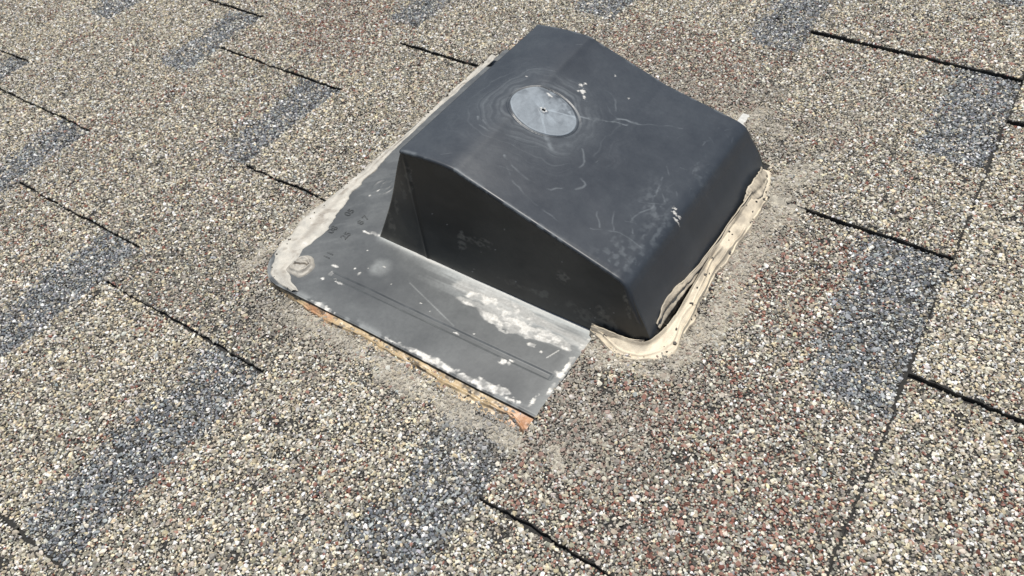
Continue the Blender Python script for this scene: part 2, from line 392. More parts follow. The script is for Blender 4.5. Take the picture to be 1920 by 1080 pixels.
# flange: dense sheet with rounded corner, pressed groove, edge roll
uu = np.concatenate([np.arange(-200, 1.0, 0.5), np.arange(5, 61, 5.0)]); vv = np.concatenate([np.arange(0, 66, 0.45), np.arange(66, 273, 1.2)])
U, V0 = np.meshgrid(uu, vv, indexing='ij')
cr = 22.0; dx = np.clip(-200 + cr - U, 0, cr); vmin = cr - np.sqrt(cr * cr - dx * dx) - 0.6 + 0.5 * (2 * fbm(U / 60, U * 0, 11, 2) - 1)
V = vmin + V0 * (272 - vmin) / 272
Z = FZ(U) + 0.5 * (2 * fbm(U / 50, V / 50, 21, 2) - 1)
gr = sstep(2.1, 1.5, np.abs(V - 21.8 - 0.012 * (U + 157))) * sstep(-158, -156, U) * sstep(-5.5, -8, U)
Z -= 0.75 * gr
Z -= 0.5 * sstep(1.4, 0.0, V - vmin); Z -= 3.2 * sstep(0.2, 3.5, U); Z -= 3.4 * sstep(240, 248, V) * sstep(-6, -9, U)
Z += 0.35 * sstep(0.7, 0.3, np.abs(np.hypot(U + 178.5, V - 97) - 6.5)) + 0.3 * sstep(0.6, 0.2, np.abs(np.hypot(U + 178.0, V - 99) - 3.2))
dwall = np.maximum(0, 59.6 - V); inw = sstep(-154, -148, U) * sstep(8, 0, U)
n_f = fbm(U / 8, V / 8, 31, 4); n_c = fbm(U / 30, V / 30, 32, 3); stre = fbm(U / 26, V / 3.0, 33, 3)
dust = 0.02 + 0.16 * n_c + 0.07 * n_f
dust += inw * 0.95 * np.exp(-dwall / (1.6 + 3.5 * sstep(-150, -60, U))) * (0.7 + 0.5 * n_f)  # whitish dust at the hood's foot, spread to paint in the pale glare too
dust += inw * 0.42 * sstep(24, 4, dwall) * sstep(0.35, 0.6, stre) * sstep(-125, -70, U)
dust += 0.07 * sstep(0.5, 0.7, fbm((U + V) / 22, (U - V) / 6, 35, 3)) * sstep(-140, -190, U)
dust += 0.35 * sstep(5, 0, V - vmin) * sstep(0.45, 0.6, n_f) + 0.25 * sstep(10, 0, -U) * (U <= 0)
dust += 0.5 * sstep(0.5, 0.15, segd(U, V, (-111, 39), (-70, 26))[0]) * n_f
dust += 0.3 * sstep(0.5, 0.1, np.abs(gr - 0.5) * 1.2)*n_f
dust += 0.5 * sstep(9, 3, np.hypot(U + 134, V - 40)) * n_f
paint = np.zeros_like(U)
dd, tt = segd(U, V, (-76, 48.5), (-10, 44))
fine = fbm(U / 3.2, V / 3.2, 36, 4)
env = dd / (2.2 + 5.2 * np.sin(np.pi * np.clip(0.22 + tt * 0.78, 0, 1)))
pn_ = env + (fbm(U / 11, V / 3.6, 37, 5) - 0.5) * 2.3
core = sstep(1.05, 0.55, pn_); paint = np.maximum(paint, core * (0.38 + 0.52 * sstep(0.42, 0.62, fbm(U / 5, V / 3, 39, 4))) * (0.75 + 0.25 * sstep(0.35, 0.5, fine)))
paint = np.maximum(paint, 0.55 * sstep(0.25, 0.0, np.abs(pn_ - 0.92)) * sstep(0.4, 0.55, fine) * sstep(0.1, 0.3, tt))
paint = np.maximum(paint, 0.62 * inw * sstep(2.2, 0.2, dwall + (n_f - 0.5) * 1.6) * sstep(-150, -110, U))
dd2, tt2 = segd(U, V, (-84, 53), (-6, 51)); paint = np.maximum(paint, 0.34 * sstep(1.1, 0.3, dd2 / 6 + (fbm(U / 16, V / 2.2, 38, 5) - 0.5) * 2.2))
for i, (c, r) in enumerate([((-158.8, 27.7), (2.0, 1.1)), ((-146.9, 31.9), (.8, .6)), ((-141.8, 29.8), (1.3, 1.3)), ((-158.6, 16.2), (1.3, 1.0)), ((-147.6, 18.5), (2.6, .8)),
        ((-152, 20), (.7, .7)), ((-132.3, 41.4), (1.6, .8)), ((-26.4, 35.8), (2.6, 1.3)), ((-33.3, 20.2), (3.6, 2.0)), ((-30, 22.5), (1.5, .8)), ((-19.4, 34.6), (1.6, .6)), ((-66.3, 22.9), (2.4, .6)),
        ((-145, 0.4), (8, 1.9)), ((-139, 0), (3, 1.6)), ((-92, 0.6), (8, 1.2)), ((-70, 1.4), (16, 1.8)), ((-60, 1.8), (9, 2.2)), ((-40, 1.8), (12, 2.4)), ((-30, 3.0), (8, 3.0)), ((-24, 4.4), (4, 2.6)), ((-18, 2.0), (4, 1.6)), ((-7, 6.5), (1.6, 4.2)), ((-13, 3), (1.4, .8)),
        ((-155, 60.3), (4.5, 1.8)), ((-160, 58.6), (3.0, .9)), ((-4, 27), (3, 2.6)), ((-3, 35), (1.6, 7)), ((-3, 16), (1.2, 6)), ((-2.5, 50), (3, 5)),
        ((-179, 92), (.7, 1.3)), ((-181, 86), (.9, .7)), ((-170, 84), (3.6, .25)), ((-150, 47), (.5, .5)), ((-140, 36), (.5, .4)), ((-120, 33), (.5, .4)), ((-96, 30), (.6, .4)), ((-88, 28), (.7, .4)), ((-57, 27), (.5, .5))]):
    paint = np.maximum(paint, blob(U, V, c, r, 400 + i, 0.55) * (0.25 + 0.75 * sstep(.3, .6, fine)))
sc_l = segd(U, V, (-15, 33), (-12, 40))[0]; paint = np.maximum(paint, 0.7 * sstep(0.45, 0.1, sc_l))
Vx = np.stack([U, V, Z], -1).reshape(-1, 3)
nu_, nv_ = U.shape; F = grid_faces(nu_, nv_)
# give it an edge: skirt turned down along the near and downhill sides
rim = np.concatenate([np.arange(nu_) * nv_])[::-1]
rim = np.concatenate([rim, np.arange(nv_)])
low = Vx[rim].copy(); low[:, 2] -= 1.6; low[:, 1] += np.where(np.arange(len(rim)) < nu_, 0.3, 0); off = len(Vx)
Fs = np.stack([rim[:-1], rim[1:], off + np.arange(len(rim) - 1) + 1, off + np.arange(len(rim) - 1)], -1)
att = {'dust': np.concatenate([np.clip(dust, 0, 1).ravel(), np.zeros(len(rim))]), 'paint': np.concatenate([np.clip(paint, 0, 1).ravel(), np.zeros(len(rim))])}
flange = mesh_obj('flange', np.vstack([Vx, low]), np.vstack([F, Fs[:, ::-1]]).tolist(), M_FLANGE, vent, base=VB, attrs=att)
tag(flange, 'flat grey plastic flange with pressed groove and white residue')

# moulded lettering on the downhill strip (raised, same plastic)
def lettering(txt, u, v, size, parent):
    cu = bpy.data.curves.new('lettering', 'FONT'); cu.body = txt; cu.size = size * MM; cu.extrude = 0.0; cu.fill_mode = 'NONE'; cu.bevel_depth = 0.0001; cu.bevel_resolution = 1
    tmp = bpy.data.objects.new('tmp_text', cu); sc.collection.objects.link(tmp)
    dg = bpy.context.evaluated_depsgraph_get(); me = bpy.data.meshes.new_from_object(tmp.evaluated_get(dg)); bpy.data.objects.remove(tmp)
    R_ = Matrix(((0, -1, 0, 0), (1, 0, 0, 0), (0, 0, 1, 0), (0, 0, 0, 1)))
    me.transform(Matrix.Translation(((u - VB[0]) * MM, (v - VB[1]) * MM, (FZ(u) - VB[2]) * MM)) @ R_)
    for nm in ('dust', 'paint'): me.attributes.new(nm, 'FLOAT', 'POINT').data.foreach_set('value', np.full(len(me.vertices), 0.04 if nm == 'dust' else 0, np.float32))
    me.materials.clear(); me.materials.append(M_FLANGE)
    return link(bpy.data.objects.new('lettering', me), parent)
for txt, u, v in (('08', -179, 47), ('05', -180, 64), ('25', -168, 47), ('8 7', -167.5, 62), ('11', -166, 29)): lettering(txt, u, v, 6.4, flange)

# hood: profile runs from the open downhill end up and over to the rounded back
PU = [-126, -112, -99, -91, -87.5, -84, -76, -56, -40, -19, -5, 5, 10.5, 14.0, 16.2, 18.0, 20.3, 22.9, 25.6, 27.9, 29.4]
PZ = [70.4, 71.3, 71.3, 70.8, 70.2, 69.0, 66.6, 60.7, 56.0, 49.8, 45.7, 42.7, 40.8, 38.6, 35.2, 31.2, 26.0, 20.0, 13.0, 6.2, -1.2]
def tilt_(u, v): return -7.0 * np.clip((v - 70) / 145.0, 0, 1.1) * np.clip((u + 88) / 50, 0, 1) * sstep(31, 16, u)   # the shell is slightly twisted
tpar = np.concatenate([[0], np.cumsum(np.hypot(np.diff(PU), np.diff(PZ)))])
T = np.linspace(0, tpar[-1], 390)
pu = interp(T, tpar, PU); pz = interp(T, tpar, PZ)
VC = 141.8
def halfw(u, z): return 82.0 - 11.2 * np.clip(z - 2, 0, 80) / 68.0 - 5.0 * sstep(17, 32, u) ** 1.3
hw = halfw(pu, pz) + 0.9
# cross-section: parameter -1..1 with rolled edges
ss = np.linspace(-1, 1, 330)
un = np.repeat(pu[:, None], 330, 1)
er = 1.5 + 1.3 * sstep(6, 24, pu)[:, None]        # edge radius, softer round the back corners
vl = ss[None] * hw[:, None]
dedge = hw[:, None] - np.abs(vl)
tang = np.gradient(pu), np.gradient(pz); tl = np.hypot(*tang); nx, nz = -tang[1] / tl, tang[0] / tl
drop = np.where(dedge < er, er - np.sqrt(np.maximum(0, er**2 - (er - dedge) ** 2)), 0)
wave = 0.35 * (2 * fbm(un / 45, vl / 45 + 9, 51, 2) - 1) * sstep(0, 14, dedge) * sstep(17, 34, np.hypot(un + 77.0, vl + VC - 139.0))
moat = np.abs(np.hypot((un + 77.0) / 1.24, (vl + VC - 139.0) / 1.06) - 16.6)
H_ = wave - drop * 1.0 - 0.55 * sstep(0.6, 0.15, moat)
HU = un + nx[:, None] * H_; HV = VC + vl; HZ = pz[:, None] + nz[:, None] * H_ + tilt_(un, VC + vl)
# wear on the hood: flow marks round the moulding gate, scuffs, specks
cu_, cv_ = -77.0, 139.0
dxu = HU - cu_; dxv = HV - cv_; warp = fbm(HU / 24, HV / 24, 61, 3) - 0.5; warp2 = fbm(HU / 11, HV / 11, 62, 3) - 0.5
r = np.hypot(dxu * 0.92, dxv) + 16 * warp + 4 * warp2
ringn = vnoise(r / 1.5, 0 * r + 2.2, 63) * 0.6 + vnoise(r / 0.7, 0 * r + 7.7, 64) * 0.4
zone = sstep(15, 19, r) * sstep(52, 30, r)
dust = 0.05 + 0.06 * sstep(0.25, 0.75, fbm(HU / 30, HV / 40, 65, 6)) + 0.05 * fbm(HU / 5, HV / 5, 66, 3)
dust += 0.24 * zone * sstep(0.42, 0.85, ringn) * sstep(0.35, 0.65, fbm(HU / 15, HV / 15, 67, 3))
dust += 0.05 * sstep(48, 20, r)
def stroke(pts, wdt, amp, sd):
    global dust
    if len(pts) > 2:
        P = np.array(pts, float); tq = np.linspace(0, 1, len(P)); tf = np.linspace(0, 1, 14); pts = np.stack([interp(tf, tq, P[:, 0]), interp(tf, tq, P[:, 1])], -1).tolist()
    d = polyd(HU + 3.0 * (fbm(HU / 7, HV / 7, 800 + sd, 2) - 0.5), HV + 3.0 * (fbm(HU / 7, HV / 7, 830 + sd, 2) - 0.5), pts)
    amp = amp * 0.72
    dust = dust + amp * sstep(wdt, wdt * 0.15, d) * sstep(0.25, 0.75, fbm(HU / 6, HV / 6, 860 + sd, 3)) * 1.3
stroke([(-61, 150), (-40, 166), (-14, 187)], 0.7, 0.26, 1); stroke([(-60, 151), (-38, 166)], 0.7, 0.5, 2)
stroke([(-46, 161), (-43, 167), (-30, 174)], 0.9, 0.55, 3); stroke([(-77, 134), (-66, 124), (-58, 119)], 1.6, 0.35, 4)
stroke([(-104, 113), (-98, 107), (-90, 105)], 0.9, 0.5, 5); stroke([(-99, 113), (-95, 109)], 0.7, 0.35, 14); stroke([(-48, 130), (-42, 122), (-42, 114), (-34, 110), (-36, 102)], 0.9, 0.38, 6)
stroke([(-40, 98), (-47, 92), (-62, 92), (-75, 96)], 0.8, 0.4, 7); stroke([(-47, 168), (-52, 178), (-62, 182)], 0.8, 0.3, 8)
stroke([(-5, 142), (1, 120), (-4, 105), (2, 96)], 0.6, 0.3, 9); stroke([(-12, 102), (-8, 92)], 0.5, 0.3, 10); stroke([(0, 132), (4, 125), (-6, 118)], 0.5, 0.3, 11); stroke([(-20, 96), (-14, 88)], 0.5, 0.3, 12)
stroke([(-70, 90), (-52, 80), (-30, 78)], 0.6, 0.25, 13); stroke([(-16, 84), (-2, 92), (12, 90)], 0.5, 0.22, 15)
rs = np.random.default_rng(31)
for i in range(70):   # short scuffs, more of them near the rounded back edge
    if i < 46: a = (rs.uniform(-6, 14), rs.uniform(70, 212))
    else: a = (rs.uniform(-110, 0), rs.uniform(75, 205))
    an = rs.uniform(0, math.pi); L = rs.uniform(1.5, 7); stroke([a, (a[0] + L * math.cos(an), a[1] + L * math.sin(an))], 0.32, rs.uniform(0.06, 0.24), 20 + i)
edge_sc = sstep(3.0, 0.6, dedge) * sstep(12, 0, HU)
dust += 0.40 * edge_sc * sstep(0.45, 0.7, fbm(HU / 4, HV / 4, 68, 3))
dust += 0.14 * sstep(0.45, 0.75, fbm(HU / 2.2, HV / 3.5, 69, 4)) * sstep(-14, 2, HU) * sstep(18, 10, HU) * sstep(.35, .6, fbm(HU / 25, HV / 25, 75, 2)) * 1.6
dust += 0.16 * sstep(21, 26, HU) * fbm(HU / 6, HV / 20, 70, 3)
paint = np.zeros_like(HU)
for i, (c, rr) in enumerate([((-69, 169), (1.8, 2.0)), ((-72, 172.5), (1.2, 1.6)), ((-71, 176), (.8, 1.2)), ((-66, 166), (1.0, .9)), ((12.2, 124), (1.9, 1.5)), ((14.5, 121), (1.6, .9)), ((10, 127), (.9, .9)), ((-48, 186), (.5, .5)), ((-62, 196), (.5, .5)), ((-100, 158), (.5, .5))]):
    paint = np.maximum(paint, blob(HU, HV, c, rr, 450 + i, 0.9) * 0.9)
hood = mesh_obj('hood', np.stack([HU, HV, HZ], -1).reshape(-1, 3), grid_faces(390, 330).tolist(), M_TOP, vent, base=VB,
                attrs={'dust': np.clip(dust, 0, 1).ravel(), 'paint': paint.ravel()})
tag(hood, 'sloping hood top with pale swirl marks and rounded uphill end')
so = hood.modifiers.new('thickness', 'SOLIDIFY'); so.thickness = 0.0022; so.offset = -1
# side walls: ruled from the hood's edge to the flange
for sgn in (-1, 1):
    tw = np.linspace(0, tpar[-1], 300); wu = interp(tw, tpar, PU); wz = interp(tw, tpar, PZ)
    wh = halfw(wu, wz) - 0.2; top = np.stack([wu, VC + sgn * wh, wz - 1.4 * sstep(24, 10, wu) + tilt_(wu, VC + sgn * wh)], -1)
    fr = tw / tpar[-1]
    bu = np.interp(fr, [0, 0.62, 0.80, 0.9, 1.0], [-151, -4, 15, 22.6, 29.0]); bz = FZ(bu) - 0.4
    bh = 82.0 - 5.0 * sstep(17, 32, bu) ** 1.3
    bot = np.stack([bu, VC + sgn * bh, bz], -1)
    q = np.linspace(0, 1, 110); W = top[:, None] * (1 - q)[None, :, None] + bot[:, None] * q[None, :, None]
    # fold line from the top corner to the foot: the downhill gusset turns slightly inwards
    fold = -124.5 + 11 * q[None]; ins = sstep(0.0, 24, fold - W[..., 0]); W[..., 1] -= sgn * ins * 3.2 * np.sin(np.pi * q[None]) ** 0.7
    W[..., 1] += sgn * 0.5 * sstep(1.8, 0, np.abs(W[..., 0] - fold)) * sstep(0, .1, q[None])
    W[..., 1] -= sgn * 1.3 * np.sin(np.pi * q[None]) * sstep(-110, -60, W[..., 0]) * sstep(15, -30, W[..., 0])
    WU, WZ = W[..., 0], W[..., 2]
    dust = 0.02 + 0.16 * sstep(.3, .75, fbm(WU / 30, WZ / 18, 71, 5)) + 0.18 * sstep(5, 0, WZ - FZ(WU)) * fbm(WU / 6, WZ / 3, 72, 3)
    dust += 0.45 * blob(WU, WZ, (-121, 53), (3.2, 6), 73, 0.9) + 0.35 * blob(WU, WZ, (-128, 44), (2, 6), 74, 1.0)
    for i, (c, rr, am) in enumerate([((-88, 24), (2.2, 5), .5), ((-76, 27), (8, 1.6), .34), ((-73, 30), (6, 1.2), .3), ((-23, 26), (3.6, 2.6), .45), ((-24, 29), (2, 2), .3), ((-36, 10), (8, 2.2), .35), ((-50, 9), (10, 2), .22), ((2, 16), (3.5, 3), .3), ((6, 9), (8, 5), .38), ((-12, 7), (11, 4), .3), ((14, 30), (1.6, 4.5), .5), ((16.5, 22), (1.2, 4), .45), ((-142, 16), (3, 9), .22), ((-136, 30), (1.6, 5), .3)]):
        dust += 1.35 * am * blob(WU, WZ, c, (rr[0] * 1.25, rr[1] * 1.25), 740 + i, 0.55) * sstep(.3, .65, fbm(WU / 1.8, WZ / 1.8, 760 + i, 3))
    dust -= 0.25 * sstep(1.6, 0.2, np.abs(WU - fold)) * sstep(0.1, .25, q[None])
    dust += 0.07 * sstep(fold + 1, fold - 6, WU)
    pt = np.zeros_like(WU)
    for i in range(14): pt = np.maximum(pt, 0.5 * blob(WU, WZ, (rs.uniform(-120, 10), rs.uniform(6, 45)), (.35, .35), 780 + i, 0.4))
    wall = mesh_obj('side_wall', W.reshape(-1, 3), (grid_faces(300, 110) if sgn > 0 else grid_faces(300, 110)[:, ::-1]).tolist(), M_WALL, vent, base=VB,
                    attrs={'dust': np.clip(dust, 0, 1).ravel(), 'paint': pt.ravel()})
    sw = wall.modifiers.new('thickness', 'SOLIDIFY'); sw.thickness = 0.0016; sw.offset = -1
# throat pipe inside the open end
th = np.linspace(0, 2 * math.pi, 49)[:-1]; PV = []
for zz, rr in ((-6, 42), (14, 42), (14, 40), (-6, 40)): PV += [(-65 + rr * math.cos(a), 142 + rr * math.sin(a), zz) for a in th]
PF = [[j * 48 + i, j * 48 + (i + 1) % 48, (j + 1) * 48 + (i + 1) % 48, (j + 1) * 48 + i] for j in range(3) for i in range(48)]
mesh_obj('duct_collar', PV, PF, M_WALL, vent, base=VB, attrs={'dust': np.full(192, .05), 'paint': np.zeros(192)})

# moulding gate disc: flat, pale, set on the slope, with its drilled nub
def hood_z(u): return float(interp(np.array([u]), PU, PZ)[0])
slope = math.atan2(hood_z(-62) - hood_z(-92), 30.0)
DR = np.concatenate([np.linspace(0.9, 15.6, 46), [16.0, 16.2]]); DA = np.linspace(0, 2 * math.pi, 181)[:-1]
RR, AA = np.meshgrid(DR, DA, indexing='ij'); rad = RR * (1 + 0.03 * np.cos(2 * AA + 0.6) + 0.012 * (2 * vnoise(AA * 4, AA * 0, 81) - 1))
a_ = rad * np.cos(AA) * 1.22; b_ = rad * np.sin(AA) * 1.04
h = 0.85 + 0 * RR; h = h + 0.9 * sstep(2.6, 1.4, RR) - 0.5 * sstep(1.3, 0.9, RR); h = np.where(RR >= 15.9, np.where(RR > 16.1, -1.2, 0.7), h)
DUu = cu_ + a_ * math.cos(slope); DVv = cv_ + b_; hs = (interp(DUu + 0.6, PU, PZ) - interp(DUu - 0.6, PU, PZ)) / 1.2; hn = np.sqrt(1 + hs * hs); hh = h - 0.35
DZz = interp(DUu, PU, PZ) + tilt_(DUu, DVv) + hh / hn; DUu = DUu - hh * hs / hn
dd = 0.36 + 0.38 * fbm(DUu / 9, DVv / 9, 82, 5) + 0.25 * sstep(0.5, 0.7, fbm(AA * 2.2 + 3, RR / 18, 83, 3)) * sstep(14, 4, RR)
dd += 0.45 * sstep(0.9, 0.2, segd(a_, b_, (-1, -2), (12, -16))[0]) * fbm(a_ / 2, b_ / 2, 84, 2) + 0.4 * sstep(0.7, 0.1, segd(a_, b_, (3, 3), (18, 10))[0])
dd += 0.25 * sstep(15.0, 15.8, RR) - 0.35 * sstep(0.52, 0.62, fbm(a_ / 4, b_ / 4, 85, 3)) * sstep(2, 5, b_) * sstep(-6, 2, a_) * 0.9
dd -= 0.3 * sstep(9, 15, RR) * sstep(0.1, 0.6, np.sin(AA - 0.35)) * sstep(.35, .55, fbm(a_ / 5, b_ / 5, 88, 3))
dd -= 0.14 * sstep(0.5, 0.75, fbm(a_ / 3 + 7, b_ / 7, 89, 4))
dpt = 0.75 * sstep(2.4, 1.6, RR) * sstep(0.4, 0.55, fbm(a_ / 1.0, b_ / 1.0, 86, 2)) + blob(a_, b_, (-4, 13), (2, .7), 87, .6) * .8
F = np.array([[i * 180 + j, (i + 1) * 180 + j, (i + 1) * 180 + (j + 1) % 180, i * 180 + (j + 1) % 180] for i in range(len(DR) - 1) for j in range(180)])
M_DISC = mat_plastic('gate_disc_plastic', (0.055, 0.064, 0.075), (0.27, 0.31, 0.345))
disc = mesh_obj('moulding_disc', np.stack([DUu, DVv, DZz], -1).reshape(-1, 3), F.tolist(), M_DISC, hood, base=VB, attrs={'dust': np.clip(dd, 0, 1).ravel(), 'paint': np.clip(dpt, 0, 1).ravel()})
tag(disc, 'pale grey round moulding mark with small hole on the hood')

# ------------------------------------------------------------------ sealants
def ribbon(name, inner, outer, n, m, zfun, mat, label, cat, base, dirt=None, extra=None, rag=0.0):
    inner = np.array(inner, float); outer = np.array(outer, float)
    def res(P):
        L = np.concatenate([[0], np.cumsum(np.hypot(*np.diff(P[:, :2], axis=0).T))]); L /= L[-1]; t = np.linspace(0, 1, n)
        return np.stack([interp(t, L, P[:, c]) for c in range(P.shape[1])], -1)
    A = res(inner); B = res(outer); s = np.linspace(0, 1, m); q_ = np.linspace(0, 1, n)
    dB = B - A; jo = 1 + 0.5 * (fbm(q_ * 11, q_ * 0 + 1, len(name) + 3, 4) - 0.5); ji = 0.5 * (fbm(q_ * 18, q_ * 0 + 6, len(name) + 9, 4) - 0.5) * (rag if rag else 0)
    B = A + dB * jo[:, None]; A = A + dB * ji[:, None]
    P = A[:, None] * (1 - s)[None, :, None] + B[:, None] * s[None, :, None]
    t = np.linspace(0, 1, n)[:, None] + 0 * s[None]; sv = s[None] + 0 * t
    U_, V_ = P[..., 0], P[..., 1]
    Z_ = zfun(U_, V_, t, sv)
    at = {'dirt': np.clip(dirt(U_, V_, t, sv), 0, 1).ravel() if dirt is not None else np.zeros(n * m)}
    for k2, f2 in (extra or {}).items(): at[k2] = np.clip(f2(U_, V_, t, sv), 0, 1).ravel()
    o = mesh_obj(name, np.stack([U_, V_, Z_], -1).reshape(-1, 3), grid_faces(n, m)[:, ::-1].tolist(), mat, base=base, attrs=at)
    place(o, base); tag(o, label, cat); return o, (U_, V_, Z_)
# 1) cream bead round the uphill end
inn = [(-3, 59.2), (8, 58.8), (19, 59.4), (26.5, 62), (30.2, 70), (32.0, 84), (31.6, 102), (30.4, 138), (30.8, 165), (31.2, 190), (30.4, 206), (27, 217)]
outr = [(-3, 55.5), (7, 50.5), (22, 46.5), (36, 47.5), (44, 58), (42.5, 80), (41.0, 104), (39.8, 132), (40.0, 160), (41, 182), (41.5, 204), (37, 224)]
def zbead(u, v, t, s):
    w1 = fbm(u / 16 + 3, v / 16, 201, 2) - 0.5; w2 = fbm(u / 5, v / 7, 202, 3) - 0.5
    z = 1.4 + 4.6 * (1 - s) ** 1.2 + 2.2 * w1 * sstep(0, .15, s) * sstep(1, .6, s) + 1.1 * w2 * sstep(0, .1, s)
    z += 1.5 * sstep(0.10, 0.0, s) * (0.3 + fbm(t * 40, s * 0, 203, 3))
    for q_, (c_, a_w, sd_) in enumerate(((0.62, .16, 204), (0.30, .2, 207), (0.82, .1, 208))):
        z += (1.3, 0.9, 0.9)[q_] * sstep(0.07, 0.01, np.abs(s - c_ - a_w * (2 * fbm(t * 7, s * 0, sd_, 2) - 1))) * sstep(.35, .6, fbm(t * 9, s * 0, sd_ + 20, 2))
    z -= 2.4 * sstep(0.55, 1.0, s); 
    return z + np.array([[0.0]]) - 4 * (u / 143.0) * 0.5
bead, _ = ribbon('sealant_bead', inn, outr, 520, 60, zbead, M_CREAM, 'thick cream sealant bead wrapped round the uphill corner of the vent hood', 'sealant', (35, 130, 0),
    dirt=lambda u, v, t, s: 0.5 * sstep(0.45, 0.8, fbm(u / 8, v / 10, 205, 5)) + 0.7 * sstep(0.74, 1.0, s + 0.3 * (fbm(u / 5, v / 5, 206, 3) - 0.5)) + 0.4 * sstep(0.05, 0.0, np.abs(s - 0.55 - 0.16 * (2 * fbm(t * 7, s * 0, 204, 2) - 1))) * sstep(.35, .6, fbm(t * 9, s * 0, 224, 2)))  # dirt patches and outer edge, plus shading painted brown along the wrinkle lines
# peeled skin of sealant standing up the back wall, split into two strips
def skin(name, pts_low, pts_high, amp, seed, lab):
    L = np.array(pts_low, float); Hh = np.array(pts_high, float); n = 160
    L[:, 0] += SK * (L[:, 1] > 66); Hh[:, 0] += SK * 0.8 * (Hh[:, 1] > 66)
    tl_ = np.linspace(0, 1, len(L)); t = np.linspace(0, 1, n)
    A = np.stack([interp(t, tl_, L[:, c]) for c in range(3)], -1); B = np.stack([interp(t, tl_, Hh[:, c]) for c in range(3)], -1)
    q = np.linspace(0, 1, 14); W = A[:, None] * (1 - q)[None, :, None] + B[:, None] * q[None, :, None]
    tt_ = t[:, None] + 0 * q[None]; nn = fbm(tt_ * 14, q[None] * 2 + 0 * tt_, seed, 3) - 0.5
    W[..., 0] += amp * nn * 2 + 0.5 * np.sin(q[None] * 9 + tt_ * 5); W[..., 2] += amp * nn
    o = mesh_obj(name, W.reshape(-1, 3), grid_faces(n, 14).tolist(), M_CREAM, bead, base=(35, 130, 0), attrs={'dirt': np.clip(0.25 + 0.8 * (fbm(tt_ * 10, q[None] * 3 + 0 * tt_, seed + 4, 3) - 0.3), 0, 1).ravel()})
    m = o.modifiers.new('thickness', 'SOLIDIFY'); m.thickness = 0.0006; m.offset = 0; tag(o, lab)
SK = 0.7
skin('peeled_skin', [(27.8, 74, 4.5), (28.0, 84, 6), (28.6, 96, 6.5), (29.2, 112, 5.5), (29.8, 140, 4.6), (30.6, 170, 4.4), (30.8, 192, 4.6)],
     [(26.6, 73, 9.5), (25.6, 84, 13.5), (25.8, 97, 12.8), (27.6, 112, 9.2), (28.6, 140, 7.6), (29.4, 170, 7.2), (29.8, 192, 8.4)], 0.8, 211, 'thin peeling strip of dry sealant up the back wall')
skin('peeled_skin', [(31, 184, 3.2), (33.5, 190, 3.4), (35, 198, 3.6), (34, 208, 3.4), (31, 216, 3.2)],
     [(28.6, 182, 7.0), (28.5, 190, 10.2), (29, 199, 11.6), (28.4, 208, 10.4), (26.4, 216, 7.4)], 0.9, 215, 'crumpled flap of sealant at the far corner')
skin('peeled_skin', [(-2, 57.6, 4.4), (6, 56.8, 4.0), (14, 57.2, 3.6), (20, 58.6, 3.2), (26, 61.5, 3.2)],
     [(-2, 58.8, 6.6), (6, 58.6, 7.8), (14, 59.0, 7.0), (20, 60.0, 6.6), (25.2, 63.2, 6.0)], 0.7, 219, 'curling lip of sealant under the side wall')
# grit stuck in the bead
def grit(n, path_in, path_out, zf, parent, base, seed, smin=0.02, smax=0.98):
    r_ = np.random.default_rng(seed); t = r_.random(n); s = r_.uniform(smin, smax, n)
    def at(P):
        P = np.array(P, float); L = np.concatenate([[0], np.cumsum(np.hypot(*np.diff(P, axis=0).T))]); L /= L[-1]; return np.stack([np.interp(t, L, P[:, c]) for c in range(2)], -1)
    p = at(path_in) * (1 - s)[:, None] + at(path_out) * s[:, None]; size = r_.uniform(0.6, 1.7, n) * np.where(r_.random(n) < .12, 1.5, 1)
    z = zf(p[:, 0], p[:, 1], t, s) + 0.1 * size
    c = np.array([.07, .065, .06]) * r_.uniform(.5, 2.6, (n, 1)); granules('grit', np.c_[p, z], c, size, parent, base=base)
grit(30, inn, outr, lambda u, v, t, s: zbead(u[:, None], v[:, None], t[:, None], s[:, None])[:, 0], bead, (35, 130, 0), 5, 0.1, 0.7)
grit(80, inn, outr, lambda u, v, t, s: zbead(u[:, None], v[:, None], t[:, None], s[:, None])[:, 0], bead, (35, 130, 0), 6, 0.7, 0.98)

# 2) grey smear along the downhill edge of the flange
inn = [(-164, 1.8), (-174, 6), (-181, 14), (-185, 26), (-183, 40), (-185, 52), (-187.5, 66), (-190, 82), (-193, 98), (-195, 118), (-196, 150), (-196.5, 200), (-196, 256)]
outr = [(-170, -1.8), (-184, -2.2), (-196, 0.5), (-205, 10), (-209.5, 28), (-210.5, 50), (-209, 66), (-207, 84), (-205, 104), (-202.5, 126), (-202, 160), (-202.5, 200), (-204, 256)]
def zsmear(u, v, t, s):
    n = fbm(t * 30, s * 3, 221, 4) - 0.5; st = fbm(t * 9, s * 9, 222, 3) - 0.5
    zf = FZ(np.maximum(u, -199.5)); on = zf + 0.1 + 0.6 * np.sin(np.pi * np.clip(s * 1.2, 0, 1)) + 0.9 * n * sstep(0, .25, s) + 0.7 * st * sstep(0, .2, s)
    return np.where(s < 0.02, zf - 0.4, on - (on + 3.6) * sstep(0.62, 1.0, s))
smear, _ = ribbon('sealant_smear', inn, outr, 520, 44, zsmear, M_SMEAR, 'pale smeared sealant along the downhill edge of the vent flange', 'sealant', (-200, 80, 0),
    dirt=lambda u, v, t, s: 0.5 * sstep(0.55, 0.75, fbm(t * 60, s * 6, 223, 4)) + 0.55 * sstep(0.14, 0.0, np.abs(s - 0.30)) * sstep(.3, .6, fbm(t * 12, s * 2, 224, 3)), rag=0.8)
grit(120, inn, outr, lambda u, v, t, s: zsmear(u[:, None], v[:, None], t[:, None], s[:, None])[:, 0], smear, (-200, 80, 0), 8, 0.55, 0.98)

